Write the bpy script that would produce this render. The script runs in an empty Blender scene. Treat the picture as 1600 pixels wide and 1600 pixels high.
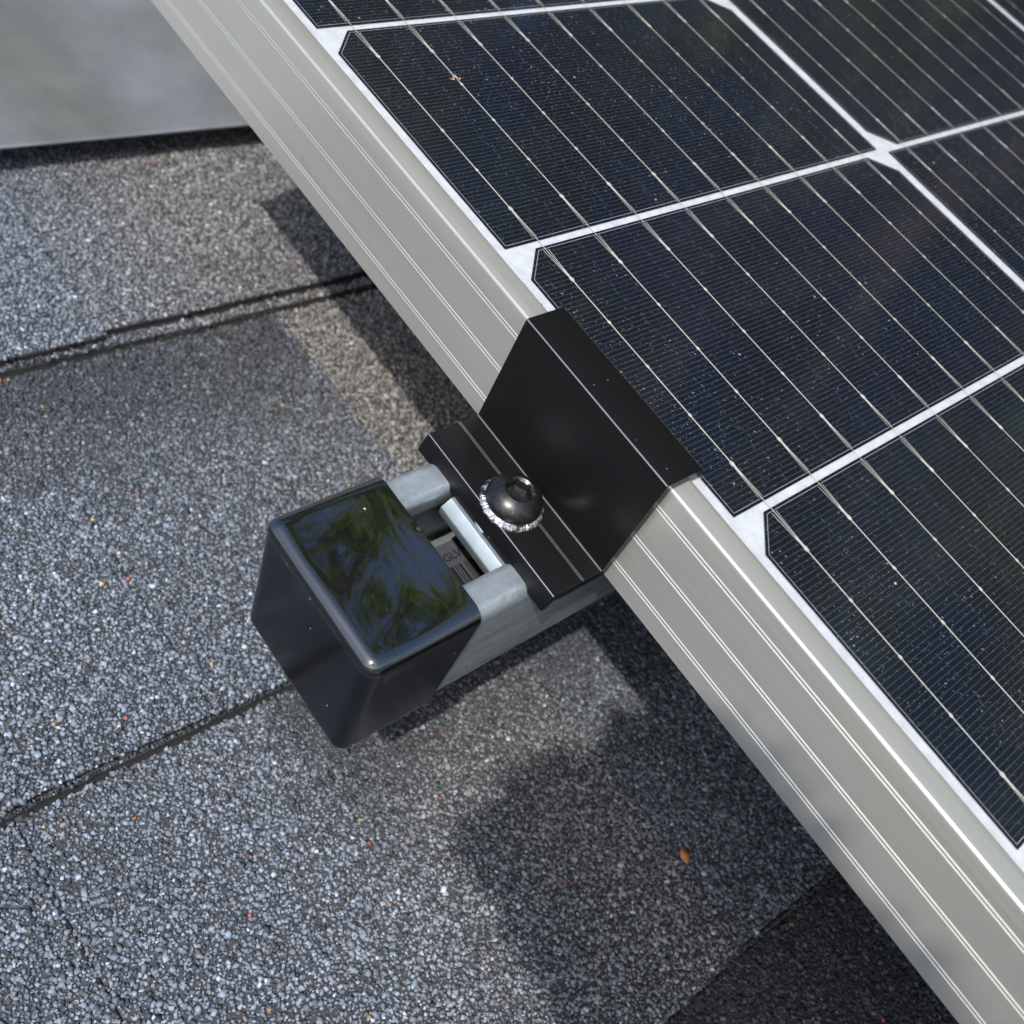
import bpy, bmesh, math, random
import numpy as np
from mathutils import Matrix, Vector

# =====================================================================
# Roof frame, in millimetres: x runs down the slope along the panel edge,
# y runs across the roof into the panel, z is the roof normal; z = 0 is the
# top of the panel frame.  PITCH tilts the whole roof frame in the world.
# =====================================================================
S = 0.001
PITCH = math.radians(20)
RT = Matrix.Rotation(PITCH, 4, 'Y')
R3 = RT.to_3x3()
sc = bpy.context.scene

# ---------------- camera ----------------
cam_d = bpy.data.cameras.new('camera')
cam = bpy.data.objects.new('camera', cam_d)
sc.collection.objects.link(cam)
sc.camera = cam
cam_d.sensor_width = 36
cam_d.lens = 1689.576 / 1600 * 36
cam_d.clip_start = 0.01
cam_d.clip_end = 3000
cr = Vector((0.5852, 0.7351, 0.3420)); cu = Vector((-0.7549, 0.3408, 0.5603))
CPOS = Vector((208.216, -161.318, 159.361)); CTGT = Vector((145.869, -37.359, -0.29))
cf = (CTGT - CPOS).normalized()
r0 = cf.cross(Vector((0, 0, 1))).normalized(); u0 = r0.cross(cf)
ro = 0.549
_c, _s = math.cos(0.549), math.sin(0.549)
cr = _c * r0 + _s * u0
cu = -_s * r0 + _c * u0
M = Matrix.Identity(4)
for i in range(3):
    M[i][0] = cr[i]; M[i][1] = cu[i]; M[i][2] = -cf[i]; M[i][3] = CPOS[i] * S
cam.matrix_world = RT @ M
cam_d.dof.use_dof = True
cam_d.dof.focus_distance = 0.262
cam_d.dof.aperture_fstop = 19.0

# ---------------- sky and sun ----------------
SUN_K = (0.16, -0.63, 1.0)
SUN_LOCAL = Vector(SUN_K).normalized()      # toward the sun, roof frame
SUN = R3 @ SUN_LOCAL
w = bpy.data.worlds.new("World"); sc.world = w; w.use_nodes = True
nt = w.node_tree
bg = nt.nodes['Background']
sky = nt.nodes.new('ShaderNodeTexSky'); sky.sky_type = 'NISHITA'
sky.sun_disc = False
sky.sun_elevation = math.asin(SUN.z)
sky.sun_rotation = math.atan2(SUN.x, SUN.y)
sky.air_density = 1.0; sky.dust_density = 3.0; sky.ozone_density = 3.5
nt.links.new(sky.outputs[0], bg.inputs[0])
bg.inputs[1].default_value = 0.14
sl = bpy.data.lights.new('sun', 'SUN'); sl.energy = 3.1; sl.angle = math.radians(0.6)
sl.color = (1.0, 0.94, 0.87)
so = bpy.data.objects.new('sun', sl); sc.collection.objects.link(so)
so.rotation_euler = SUN.to_track_quat('Z', 'Y').to_euler()
sc.view_settings.view_transform = 'Standard'
sc.view_settings.look = 'None'
sc.view_settings.exposure = 0.72
sc.view_settings.gamma = 1
sc.cycles.max_bounces = 8
sc.cycles.transparent_max_bounces = 12
sc.cycles.sample_clamp_indirect = 4.0

rng = np.random.default_rng(7)
random.seed(7)

# ---------------- helpers ----------------
def tag(o, label=None, cat=None, group=None, kind=None):
    if label: o['label'] = label
    if cat: o['category'] = cat
    if group: o['group'] = group
    if kind: o['kind'] = kind
    return o

def empty(name, loc=(0, 0, 0)):
    o = bpy.data.objects.new(name, None)
    o.empty_display_size = 0.02
    sc.collection.objects.link(o)
    o.matrix_world = RT @ Matrix.Translation(Vector(loc) * S)
    return o

def obj(name, verts, faces, mat, parent=None, smooth=False, origin=None, world=False, mats=None, fmat=None, autosmooth=None):
    """verts in roof-frame mm (or world metres when world=True)"""
    me = bpy.data.meshes.new(name)
    V = np.asarray(verts, float)
    if parent is not None:
        org = np.array(parent['_org'][:]) if '_org' in parent else np.zeros(3)
    else:
        org = np.array(origin if origin is not None else (V.min(0) + V.max(0)) / 2)
    V = V - org
    if not world: V = V * S
    me.from_pydata(V.tolist(), [], [list(map(int, f)) for f in faces])
    for m in (mats or [mat]): me.materials.append(m)
    if fmat is not None: me.polygons.foreach_set('material_index', np.asarray(fmat, np.int32))
    if smooth: me.polygons.foreach_set('use_smooth', np.ones(len(me.polygons), bool))
    me.update()
    if autosmooth: me.set_sharp_from_angle(angle=math.radians(autosmooth))
    o = bpy.data.objects.new(name, me); sc.collection.objects.link(o)
    if parent is not None:
        o.parent = parent
    elif world:
        o.matrix_world = Matrix.Translation(Vector(org))
    else:
        o.matrix_world = RT @ Matrix.Translation(Vector(org) * S)
    return o

def root(name, loc):
    e = empty(name, loc); e['_org'] = [float(c) for c in loc]; return e

def mat(name):
    m = bpy.data.materials.new(name); m.use_nodes = True
    n = m.node_tree; b = n.nodes['Principled BSDF']
    return m, n, b

def N(nt, typ, **kw):
    n = nt.nodes.new(typ)
    for k, v in kw.items():
        if hasattr(n, k): setattr(n, k, v)
        else: n.inputs[k].default_value = v
    return n

def ramp(nt, stops):
    n = nt.nodes.new('ShaderNodeValToRGB')
    e = n.color_ramp.elements
    while len(e) < len(stops): e.new(0.5)
    for i, (p, c) in enumerate(stops):
        e[i].position = p
        e[i].color = (c, c, c, 1) if not hasattr(c, '__len__') else (*c, 1)
    return n

def math_n(nt, op, a=None, b=None, c=None):
    n = nt.nodes.new('ShaderNodeMath'); n.operation = op
    for i, v in enumerate((a, b, c)):
        if v is None: continue
        if isinstance(v, (int, float)): n.inputs[i].default_value = v
        else: nt.links.new(v, n.inputs[i])
    return n.outputs[0]

def bump(nt, h, strength, dist, b):
    n = nt.nodes.new('ShaderNodeBump'); n.inputs['Strength'].default_value = strength
    n.inputs['Distance'].default_value = dist
    nt.links.new(h, n.inputs['Height']); nt.links.new(n.outputs[0], b.inputs['Normal'])
    return n

def extrude(profile, a0, a1, axis='x', nseg=1, cap=True):
    """closed profile [(p,q)], CCW; axis x -> (p,q)=(y,z); axis y -> (p,q)=(x,z)"""
    n = len(profile); V = []; F = []
    for i in range(nseg + 1):
        a = a0 + (a1 - a0) * i / nseg
        for p, q in profile:
            V.append((a, p, q) if axis == 'x' else (p, a, q))
    for i in range(nseg):
        for j in range(n):
            k = (j + 1) % n
            f = [i * n + j, i * n + k, (i + 1) * n + k, (i + 1) * n + j]
            F.append(f if axis == 'x' else f[::-1])
    if cap:
        c0 = list(range(n))[::-1]; c1 = [nseg * n + j for j in range(n)]
        if axis != 'x': c0, c1 = c0[::-1], c1[::-1]
        F.append(c0); F.append(c1)
    return V, F

def round_poly(pts, rad, seg=4):
    """round corners of closed polygon; rad list or number"""
    out = []; n = len(pts)
    for i in range(n):
        r = rad[i] if hasattr(rad, '__len__') else rad
        P = np.array(pts[i], float); A = np.array(pts[i - 1], float); B = np.array(pts[(i + 1) % n], float)
        if r <= 0: out.append(tuple(P)); continue
        da = (A - P); la = np.linalg.norm(da); da /= la
        db = (B - P); lb = np.linalg.norm(db); db /= lb
        ang = math.acos(max(-1, min(1, float(da @ db))))
        t = min(r / math.tan(ang / 2), la * .49, lb * .49)
        rr = t * math.tan(ang / 2)
        bis = (da + db); bis /= np.linalg.norm(bis)
        Cn = P + bis * rr / math.sin(ang / 2)
        p0 = P + da * t; p1 = P + db * t
        a0 = math.atan2(*(p0 - Cn)[::-1]); a1 = math.atan2(*(p1 - Cn)[::-1])
        d = (a1 - a0 + math.pi) % (2 * math.pi) - math.pi
        for k in range(seg + 1):
            a = a0 + d * k / seg
            out.append((Cn[0] + rr * math.cos(a), Cn[1] + rr * math.sin(a)))
    return out

def lathe(profile, cx, cy, seg=48, z0=0.0):
    """profile [(r,z)] from outer bottom to centre top"""
    V = []; F = []; n = len(profile)
    for i in range(seg):
        a = 2 * math.pi * i / seg
        for r, z in profile: V.append((cx + r * math.cos(a), cy + r * math.sin(a), z0 + z))
    for i in range(seg):
        k = (i + 1) % seg
        for j in range(n - 1): F.append([i * n + j, k * n + j, k * n + j + 1, i * n + j + 1])
    return V, F

def box(x0, x1, y0, y1, z0, z1):
    V = [(x, y, z) for x in (x0, x1) for y in (y0, y1) for z in (z0, z1)]
    F = [(0, 1, 3, 2), (4, 6, 7, 5), (0, 4, 5, 1), (2, 3, 7, 6), (0, 2, 6, 4), (1, 5, 7, 3)]
    return V, F

def merge(parts):
    V = []; F = []
    for v, f in parts:
        o = len(V); V += list(v); F += [[i + o for i in g] for g in f]
    return V, F

# ---------------- materials ----------------
def mat_aluminium():
    m, n, b = mat('anodised_aluminium')
    tc = N(n, 'ShaderNodeTexCoord'); mp = N(n, 'ShaderNodeMapping'); mp.inputs['Scale'].default_value = (12, 900, 900)
    n.links.new(tc.outputs['Object'], mp.inputs[0])
    no = N(n, 'ShaderNodeTexNoise'); no.inputs['Scale'].default_value = 1.0; no.inputs['Detail'].default_value = 3
    n.links.new(mp.outputs[0], no.inputs['Vector'])
    no2 = N(n, 'ShaderNodeTexNoise'); no2.inputs['Scale'].default_value = 14; no2.inputs['Detail'].default_value = 4
    n.links.new(tc.outputs['Object'], no2.inputs['Vector'])
    r = ramp(n, [(0.3, (0.43, 0.43, 0.40)), (0.7, (0.52, 0.515, 0.475))])
    n.links.new(math_n(n, 'ADD', math_n(n, 'MULTIPLY', no2.outputs[0], .6), math_n(n, 'MULTIPLY', no.outputs[0], .4)), r.inputs[0])
    # a few grey scuffs
    v = N(n, 'ShaderNodeTexNoise'); v.inputs['Scale'].default_value = 90; v.inputs['Detail'].default_value = 5
    mp2 = N(n, 'ShaderNodeMapping'); mp2.inputs['Scale'].default_value = (1, .35, .35)
    n.links.new(tc.outputs['Object'], mp2.inputs[0]); n.links.new(mp2.outputs[0], v.inputs['Vector'])
    r2 = ramp(n, [(0.74, 1.0), (0.80, 0.55)])
    n.links.new(v.outputs[0], r2.inputs[0])
    mx = N(n, 'ShaderNodeMix', data_type='RGBA', blend_type='MULTIPLY'); mx.inputs[0].default_value = 1
    n.links.new(r.outputs[0], mx.inputs[6]); n.links.new(r2.outputs[0], mx.inputs[7])
    n.links.new(mx.outputs[2], b.inputs['Base Color'])
    b.inputs['Metallic'].default_value = 0.65
    rr = ramp(n, [(0.3, 0.33), (0.7, 0.42)]); n.links.new(no.outputs[0], rr.inputs[0]); n.links.new(rr.outputs[0], b.inputs['Roughness'])
    bump(n, no.outputs[0], 0.12, 0.0001, b)
    return m
ALU = mat_aluminium()

def mat_black_anod():
    m, n, b = mat('black_anodised')
    tc = N(n, 'ShaderNodeTexCoord')
    no = N(n, 'ShaderNodeTexNoise'); no.inputs['Scale'].default_value = 2500; no.inputs['Detail'].default_value = 2
    n.links.new(tc.outputs['Object'], no.inputs['Vector'])
    # dust specks
    v = N(n, 'ShaderNodeTexVoronoi'); v.inputs['Scale'].default_value = 330
    n.links.new(tc.outputs['Object'], v.inputs['Vector'])
    v2 = N(n, 'ShaderNodeTexWhiteNoise'); n.links.new(v.outputs['Color'], v2.inputs['Vector'])
    thr = math_n(n, 'MULTIPLY', math_n(n, 'GREATER_THAN', v2.outputs['Value'], 0.93), 0.065)
    spk = math_n(n, 'LESS_THAN', v.outputs['Distance'], thr)
    mx = N(n, 'ShaderNodeMix', data_type='RGBA'); n.links.new(spk, mx.inputs[0])
    mx.inputs[6].default_value = (0.0055, 0.0055, 0.006, 1); mx.inputs[7].default_value = (0.10, 0.09, 0.08, 1)
    n.links.new(mx.outputs[2], b.inputs['Base Color'])
    b.inputs['Roughness'].default_value = 0.33
    b.inputs['Specular IOR Level'].default_value = 0.22
    bump(n, no.outputs[0], 0.10, 0.00005, b)
    return m
BLK = mat_black_anod()

def mat_bolt():
    m, n, b = mat('black_steel')
    tc = N(n, 'ShaderNodeTexCoord'); no = N(n, 'ShaderNodeTexNoise'); no.inputs['Scale'].default_value = 900; no.inputs['Detail'].default_value = 4
    n.links.new(tc.outputs['Object'], no.inputs['Vector'])
    r = ramp(n, [(0.3, 0.035), (0.68, 0.06), (0.76, 0.2)]); n.links.new(no.outputs[0], r.inputs[0]); n.links.new(r.outputs[0], b.inputs['Base Color'])
    b.inputs['Metallic'].default_value = 0.85; b.inputs['Roughness'].default_value = 0.34
    return m
BOLT = mat_bolt()

def mat_steel():
    m, n, b = mat('bright_steel')
    tc = N(n, 'ShaderNodeTexCoord'); no = N(n, 'ShaderNodeTexNoise'); no.inputs['Scale'].default_value = 700; no.inputs['Detail'].default_value = 3
    n.links.new(tc.outputs['Object'], no.inputs['Vector'])
    r = ramp(n, [(0.40, 0.06), (0.50, 0.55)]); n.links.new(no.outputs[0], r.inputs[0]); n.links.new(r.outputs[0], b.inputs['Base Color'])
    b.inputs['Metallic'].default_value = 0.9; b.inputs['Roughness'].default_value = 0.35
    bump(n, no.outputs[0], 0.3, 0.0002, b)
    return m
STEEL = mat_steel()

def mat_galv():
    m, n, b = mat('galvanised_steel')
    tc = N(n, 'ShaderNodeTexCoord'); mp = N(n, 'ShaderNodeMapping'); mp.inputs['Scale'].default_value = (260, 40, 260)
    n.links.new(tc.outputs['Object'], mp.inputs[0])
    st = N(n, 'ShaderNodeTexNoise'); st.inputs['Scale'].default_value = 1; st.inputs['Detail'].default_value = 5
    n.links.new(mp.outputs[0], st.inputs['Vector'])
    no = N(n, 'ShaderNodeTexNoise'); no.inputs['Scale'].default_value = 420; no.inputs['Detail'].default_value = 6; no.inputs['Roughness'].default_value = .7
    n.links.new(tc.outputs['Object'], no.inputs['Vector'])
    a = math_n(n, 'ADD', math_n(n, 'MULTIPLY', st.outputs[0], 0.55), math_n(n, 'MULTIPLY', no.outputs[0], 0.45))
    r = ramp(n, [(0.34, (0.20, 0.24, 0.25)), (0.45, (0.36, 0.41, 0.43)), (0.57, (0.46, 0.52, 0.55)), (0.70, (0.60, 0.66, 0.69))])
    n.links.new(a, r.inputs[0]); n.links.new(r.outputs[0], b.inputs['Base Color'])
    b.inputs['Metallic'].default_value = 0.75
    rr = ramp(n, [(0.35, 0.48), (0.65, 0.30)]); n.links.new(a, rr.inputs[0]); n.links.new(rr.outputs[0], b.inputs['Roughness'])
    bump(n, a, 0.45, 0.0004, b)
    return m
GALV = mat_galv()

def mat_vinyl():
    m, n, b = mat('glossy_black_vinyl')
    b.inputs['Base Color'].default_value = (0.002, 0.0025, 0.004, 1)
    b.inputs['Roughness'].default_value = 0.15
    b.inputs['IOR'].default_value = 1.30
    b.inputs['Coat IOR'].default_value = 2.1; b.inputs['Coat Roughness'].default_value = 0.055
    tc = N(n, 'ShaderNodeTexCoord')
    mp = N(n, 'ShaderNodeMapping'); mp.inputs['Rotation'].default_value = (0, 0, .5); mp.inputs['Scale'].default_value = (26, 60, 22)
    n.links.new(tc.outputs['Object'], mp.inputs[0])
    no = N(n, 'ShaderNodeTexNoise'); no.inputs['Scale'].default_value = 1.2; no.inputs['Detail'].default_value = 2; no.inputs['Distortion'].default_value = 1.2
    n.links.new(mp.outputs[0], no.inputs['Vector'])
    spz = N(n, 'ShaderNodeSeparateXYZ'); n.links.new(tc.outputs['Object'], spz.inputs[0])
    mr = N(n, 'ShaderNodeMapRange'); mr.inputs['From Min'].default_value = 0.035; mr.inputs['From Max'].default_value = 0.0405
    mr.inputs['To Min'].default_value = 0.0
    n.links.new(spz.outputs[2], mr.inputs['Value'])
    mr2 = N(n, 'ShaderNodeMapRange'); mr2.inputs['From Min'].default_value = 0.0385; mr2.inputs['From Max'].default_value = 0.0412
    n.links.new(spz.outputs[2], mr2.inputs['Value'])
    bu = bump(n, math_n(n, 'MULTIPLY', no.outputs[0], mr.outputs[0]), 0.13, 0.0018, b)
    n.links.new(bu.outputs[0], b.inputs['Coat Normal'])
    # dust
    v = N(n, 'ShaderNodeTexVoronoi'); v.inputs['Scale'].default_value = 300
    n.links.new(tc.outputs['Object'], v.inputs['Vector'])
    v2 = N(n, 'ShaderNodeTexWhiteNoise'); n.links.new(v.outputs['Color'], v2.inputs['Vector'])
    thr = math_n(n, 'MULTIPLY', math_n(n, 'GREATER_THAN', v2.outputs['Value'], 0.9), 0.08)
    spk = math_n(n, 'LESS_THAN', v.outputs['Distance'], thr)
    mx = N(n, 'ShaderNodeMix', data_type='RGBA'); n.links.new(spk, mx.inputs[0])
    mx.inputs[6].default_value = (0.002, 0.0025, 0.004, 1); mx.inputs[7].default_value = (0.35, 0.33, 0.3, 1)
    n.links.new(mx.outputs[2], b.inputs['Base Color'])
    n.links.new(math_n(n, 'MULTIPLY', math_n(n, 'SUBTRACT', 1.0, spk), mr2.outputs[0]), b.inputs['Coat Weight'])
    return m
VINYL = mat_vinyl()

def mat_plain(name, col, rough=0.5, metal=0.0, spec=0.5):
    m, n, b = mat(name)
    tc = N(n, 'ShaderNodeTexCoord'); no = N(n, 'ShaderNodeTexNoise'); no.inputs['Scale'].default_value = 300; no.inputs['Detail'].default_value = 4
    n.links.new(tc.outputs['Object'], no.inputs['Vector'])
    r = ramp(n, [(0.3, tuple(c * 0.88 for c in col)), (0.7, tuple(min(1, c * 1.08) for c in col))])
    n.links.new(no.outputs[0], r.inputs[0]); n.links.new(r.outputs[0], b.inputs['Base Color'])
    b.inputs['Roughness'].default_value = rough; b.inputs['Metallic'].default_value = metal
    b.inputs['Specular IOR Level'].default_value = spec
    return m
BACKSHEET = mat_plain('white_backsheet', (0.50, 0.52, 0.56), 0.6)
RIBBON = mat_plain('tinned_ribbon', (0.56, 0.58, 0.50), 0.5, 0.3)
GLINT = mat_plain('painted_glint', (0.20, 0.21, 0.22), 0.4, 0.6)  # lighter clamp edges: sun and sky highlights put into the colour
PAPER = mat_plain('label_paper', (0.055, 0.06, 0.072), 0.6)  # white label paper darkened: shade inside the channel put into its colour
INK = mat_plain('label_ink', (0.01, 0.01, 0.012), 0.5)
SEAL = mat_plain('edge_sealant', (0.55, 0.55, 0.53), 0.7)
LEAFM = mat_plain('dry_leaf', (0.42, 0.16, 0.04), 0.7)
FIBRE = mat_plain('tan_fibre', (0.5, 0.33, 0.2), 0.7)
BARK = mat_plain('bark', (0.10, 0.07, 0.05), 0.9)
FASCIA = mat_plain('painted_wood', (0.6, 0.6, 0.57), 0.6)

def mat_flash():
    m, n, b = mat('sheet_metal')
    tc = N(n, 'ShaderNodeTexCoord'); no = N(n, 'ShaderNodeTexNoise'); no.inputs['Scale'].default_value = 60; no.inputs['Detail'].default_value = 6
    n.links.new(tc.outputs['Object'], no.inputs['Vector'])
    r = ramp(n, [(0.35, (0.36, 0.365, 0.37)), (0.7, (0.45, 0.445, 0.435))]); n.links.new(no.outputs[0], r.inputs[0])
    v = N(n, 'ShaderNodeTexVoronoi'); v.inputs['Scale'].default_value = 210
    n.links.new(tc.outputs['Object'], v.inputs['Vector'])
    v2 = N(n, 'ShaderNodeTexWhiteNoise'); n.links.new(v.outputs['Color'], v2.inputs['Vector'])
    thr = math_n(n, 'MULTIPLY', math_n(n, 'GREATER_THAN', v2.outputs['Value'], 0.86), 0.12)
    spk = math_n(n, 'LESS_THAN', v.outputs['Distance'], thr)
    mx = N(n, 'ShaderNodeMix', data_type='RGBA'); n.links.new(math_n(n, 'MULTIPLY', spk, 0.5), mx.inputs[0])
    n.links.new(r.outputs[0], mx.inputs[6]); mx.inputs[7].default_value = (0.55, 0.5, 0.45, 1)
    n.links.new(mx.outputs[2], b.inputs['Base Color'])
    b.inputs['Metallic'].default_value = 0.8; b.inputs['Roughness'].default_value = 0.30
    no2 = N(n, 'ShaderNodeTexNoise'); no2.inputs['Scale'].default_value = 9; no2.inputs['Detail'].default_value = 1
    n.links.new(tc.outputs['Object'], no2.inputs['Vector'])
    bump(n, no2.outputs[0], 0.9, 0.02, b)
    return m
FLASH = mat_flash()

PX = 85.152          # row pitch along x
def mat_cell():
    """cell-local object coordinates: origin on the cell's first corner"""
    m, n, b = mat('silicon_cell')
    tc = N(n, 'ShaderNodeTexCoord'); sp = N(n, 'ShaderNodeSeparateXYZ'); n.links.new(tc.outputs['Object'], sp.inputs[0])
    x, y = sp.outputs[0], sp.outputs[1]
    per = 0.083 / 62
    # the finger lines are staggered where they meet the hidden thin joints between ribbons
    half = 0.018094
    t = math_n(n, 'DIVIDE', math_n(n, 'SUBTRACT', y, 0.010849 + half / 2), half)
    fl = math_n(n, 'FLOOR', t)
    fr = math_n(n, 'FRACT', t)
    near = math_n(n, 'LESS_THAN', math_n(n, 'ABSOLUTE', math_n(n, 'SUBTRACT', fr, 0.0)), 0.045)
    xs = math_n(n, 'DIVIDE', x, per)
    ph = math_n(n, 'FRACT', xs)
    line = math_n(n, 'LESS_THAN', math_n(n, 'ABSOLUTE', math_n(n, 'SUBTRACT', ph, 0.5)), 0.055)
    # fine vertical link between staggered fingers, present on random rows
    wn = N(n, 'ShaderNodeTexWhiteNoise', noise_dimensions='2D')
    cb = N(n, 'ShaderNodeCombineXYZ'); n.links.new(math_n(n, 'FLOOR', math_n(n, 'DIVIDE', xs, 2.0)), cb.inputs[0]); n.links.new(fl, cb.inputs[1])
    n.links.new(cb.outputs[0], wn.inputs['Vector'])
    jit = math_n(n, 'MULTIPLY', wn.outputs['Value'], 0.10)
    link = math_n(n, 'LESS_THAN', math_n(n, 'ABSOLUTE', math_n(n, 'SUBTRACT', fr, math_n(n, 'ADD', jit, 0.02))), 0.009)
    half2 = math_n(n, 'LESS_THAN', math_n(n, 'FRACT', math_n(n, 'DIVIDE', xs, 2.0)), 0.5)
    link = math_n(n, 'MULTIPLY', link, half2)
    link = math_n(n, 'MULTIPLY', link, math_n(n, 'GREATER_THAN', y, 0.006))
    msk = math_n(n, 'MAXIMUM', line, math_n(n, 'MULTIPLY', link, 0.8))
    # border line around the printed grid is geometry of its own; keep a dark rim clear of fingers
    rim = math_n(n, 'MULTIPLY', math_n(n, 'GREATER_THAN', x, 0.0011), math_n(n, 'LESS_THAN', x, 0.0819))
    rim = math_n(n, 'MULTIPLY', rim, math_n(n, 'GREATER_THAN', y, 0.0009))
    rim = math_n(n, 'MULTIPLY', rim, math_n(n, 'LESS_THAN', y, 0.1653))
    msk = math_n(n, 'MULTIPLY', msk, rim)
    no = N(n, 'ShaderNodeTexNoise'); no.inputs['Scale'].default_value = 25; no.inputs['Detail'].default_value = 3
    n.links.new(tc.outputs['Object'], no.inputs['Vector'])
    oi = N(n, 'ShaderNodeObjectInfo')
    base = ramp(n, [(0.3, (0.0010, 0.0024, 0.0075)), (0.7, (0.0018, 0.0045, 0.017))]); n.links.new(no.outputs[0], base.inputs[0])
    mx = N(n, 'ShaderNodeMix', data_type='RGBA'); n.links.new(msk, mx.inputs[0])
    n.links.new(base.outputs[0], mx.inputs[6]); mx.inputs[7].default_value = (0.036, 0.047, 0.060, 1)
    n.links.new(mx.outputs[2], b.inputs['Base Color'])
    b.inputs['Roughness'].default_value = 0.5
    b.inputs['Specular IOR Level'].default_value = 0.03
    return m
CELL = mat_cell()

def mat_glass():
    m = bpy.data.materials.new('panel_glass'); m.use_nodes = True
    n = m.node_tree; n.nodes.clear()
    out = N(n, 'ShaderNodeOutputMaterial')
    tr = N(n, 'ShaderNodeBsdfTransparent'); tr.inputs[0].default_value = (0.96, 0.975, 0.97, 1)
    gl = N(n, 'ShaderNodeBsdfGlossy'); gl.inputs['Roughness'].default_value = 0.10
    tc = N(n, 'ShaderNodeTexCoord')
    fz = N(n, 'ShaderNodeFresnel'); fz.inputs[0].default_value = 1.80
    geo = N(n, 'ShaderNodeNewGeometry')
    fac = math_n(n, 'ADD', math_n(n, 'MULTIPLY', fz.outputs[0], math_n(n, 'SUBTRACT', 1.0, geo.outputs['Backfacing'])), math_n(n, 'MULTIPLY', geo.outputs['Backfacing'], 0.05))
    m1 = N(n, 'ShaderNodeMixShader'); n.links.new(fac, m1.inputs[0]); n.links.new(tr.outputs[0], m1.inputs[1]); n.links.new(gl.outputs[0], m1.inputs[2])
    # dust: fine specks of three sizes and an even film
    total = None
    for scale, keep, rad, amt in ((1200, 0.55, 0.20, 0.22), (600, 0.84, 0.15, 0.35), (200, 0.94, 0.07, 0.7)):
        v = N(n, 'ShaderNodeTexVoronoi'); v.inputs['Scale'].default_value = scale
        n.links.new(tc.outputs['Object'], v.inputs['Vector'])
        v2 = N(n, 'ShaderNodeTexWhiteNoise'); n.links.new(v.outputs['Color'], v2.inputs['Vector'])
        thr = math_n(n, 'MULTIPLY', math_n(n, 'GREATER_THAN', v2.outputs['Value'], keep), rad)
        s = math_n(n, 'MULTIPLY', math_n(n, 'LESS_THAN', v.outputs['Distance'], thr), amt)
        total = s if total is None else math_n(n, 'MAXIMUM', total, s)
    no = N(n, 'ShaderNodeTexNoise'); no.inputs['Scale'].default_value = 16; no.inputs['Detail'].default_value = 5
    n.links.new(tc.outputs['Object'], no.inputs['Vector'])
    cl = ramp(n, [(0.35, 0.25), (0.65, 1.0)]); n.links.new(no.outputs[0], cl.inputs[0])
    total = math_n(n, 'MULTIPLY', total, cl.outputs[0])
    total = math_n(n, 'ADD', total, 0.008)
    total = math_n(n, 'MINIMUM', total, 1.0)
    df = N(n, 'ShaderNodeBsdfDiffuse'); df.inputs[0].default_value = (0.43, 0.44, 0.38, 1)
    m2 = N(n, 'ShaderNodeMixShader'); n.links.new(total, m2.inputs[0]); n.links.new(m1.outputs[0], m2.inputs[1]); n.links.new(df.outputs[0], m2.inputs[2])
    n.links.new(m2.outputs[0], out.inputs[0])
    return m
GLASS = mat_glass()

def mat_granule():
    m, n, b = mat('mineral_granule')
    a = N(n, 'ShaderNodeVertexColor'); a.layer_name = 'gcol'
    n.links.new(a.outputs[0], b.inputs['Base Color'])
    b.inputs['Roughness'].default_value = 0.72
    b.inputs['Specular IOR Level'].default_value = 0.28
    return m
GRAN = mat_granule()

def mat_asphalt():
    m, n, b = mat('asphalt_shingle')
    tc = N(n, 'ShaderNodeTexCoord')
    v = N(n, 'ShaderNodeTexVoronoi'); v.inputs['Scale'].default_value = 720
    n.links.new(tc.outputs['Object'], v.inputs['Vector'])
    v2 = N(n, 'ShaderNodeTexWhiteNoise'); n.links.new(v.outputs['Color'], v2.inputs['Vector'])
    r = ramp(n, [(0.0, (0.02, 0.021, 0.023)), (0.35, (0.05, 0.052, 0.056)), (0.75, (0.13, 0.135, 0.145)), (1.0, (0.3, 0.31, 0.33))])
    n.links.new(v2.outputs['Value'], r.inputs[0]); n.links.new(r.outputs[0], b.inputs['Base Color'])
    b.inputs['Roughness'].default_value = 0.8
    inv = math_n(n, 'SUBTRACT', 1.0, v.outputs['Distance'])
    bump(n, inv, 0.9, 0.0012, b)
    return m
ASPH = mat_asphalt()
FINE = mat_plain('fine_granule_bed', (0.034, 0.038, 0.044), 0.85)
BITU = mat_plain('bitumen', (0.010, 0.010, 0.012), 0.9)
ASPH_EDGE = mat_plain('asphalt_edge', (0.007, 0.007, 0.008), 0.9)

def mat_leaf(name, c0, c1):
    m, n, b = mat(name)
    a = N(n, 'ShaderNodeVertexColor'); a.layer_name = 'lcol'
    sp = N(n, 'ShaderNodeSeparateColor'); n.links.new(a.outputs[0], sp.inputs[0])
    r = ramp(n, [(0.0, c0), (1.0, c1)]); n.links.new(sp.outputs[0], r.inputs[0]); n.links.new(r.outputs[0], b.inputs['Base Color'])
    b.inputs['Roughness'].default_value = 0.55
    t = N(n, 'ShaderNodeBsdfTranslucent'); mx = N(n, 'ShaderNodeMixShader'); mx.inputs[0].default_value = 0.35
    g = N(n, 'ShaderNodeMix', data_type='RGBA', blend_type='MULTIPLY'); g.inputs[0].default_value = 1
    n.links.new(r.outputs[0], g.inputs[6]); g.inputs[7].default_value = (1.6, 1.7, 0.7, 1); n.links.new(g.outputs[2], t.inputs[0])
    n.links.new(b.outputs[0], mx.inputs[1]); n.links.new(t.outputs[0], mx.inputs[2])
    n.links.new(mx.outputs[0], n.nodes['Material Output'].inputs[0])
    return m
LEAF_A = mat_leaf('leaf_green', (0.045, 0.08, 0.02), (0.34, 0.40, 0.08))
LEAF_B = mat_leaf('leaf_olive', (0.05, 0.07, 0.025), (0.36, 0.36, 0.10))

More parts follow.
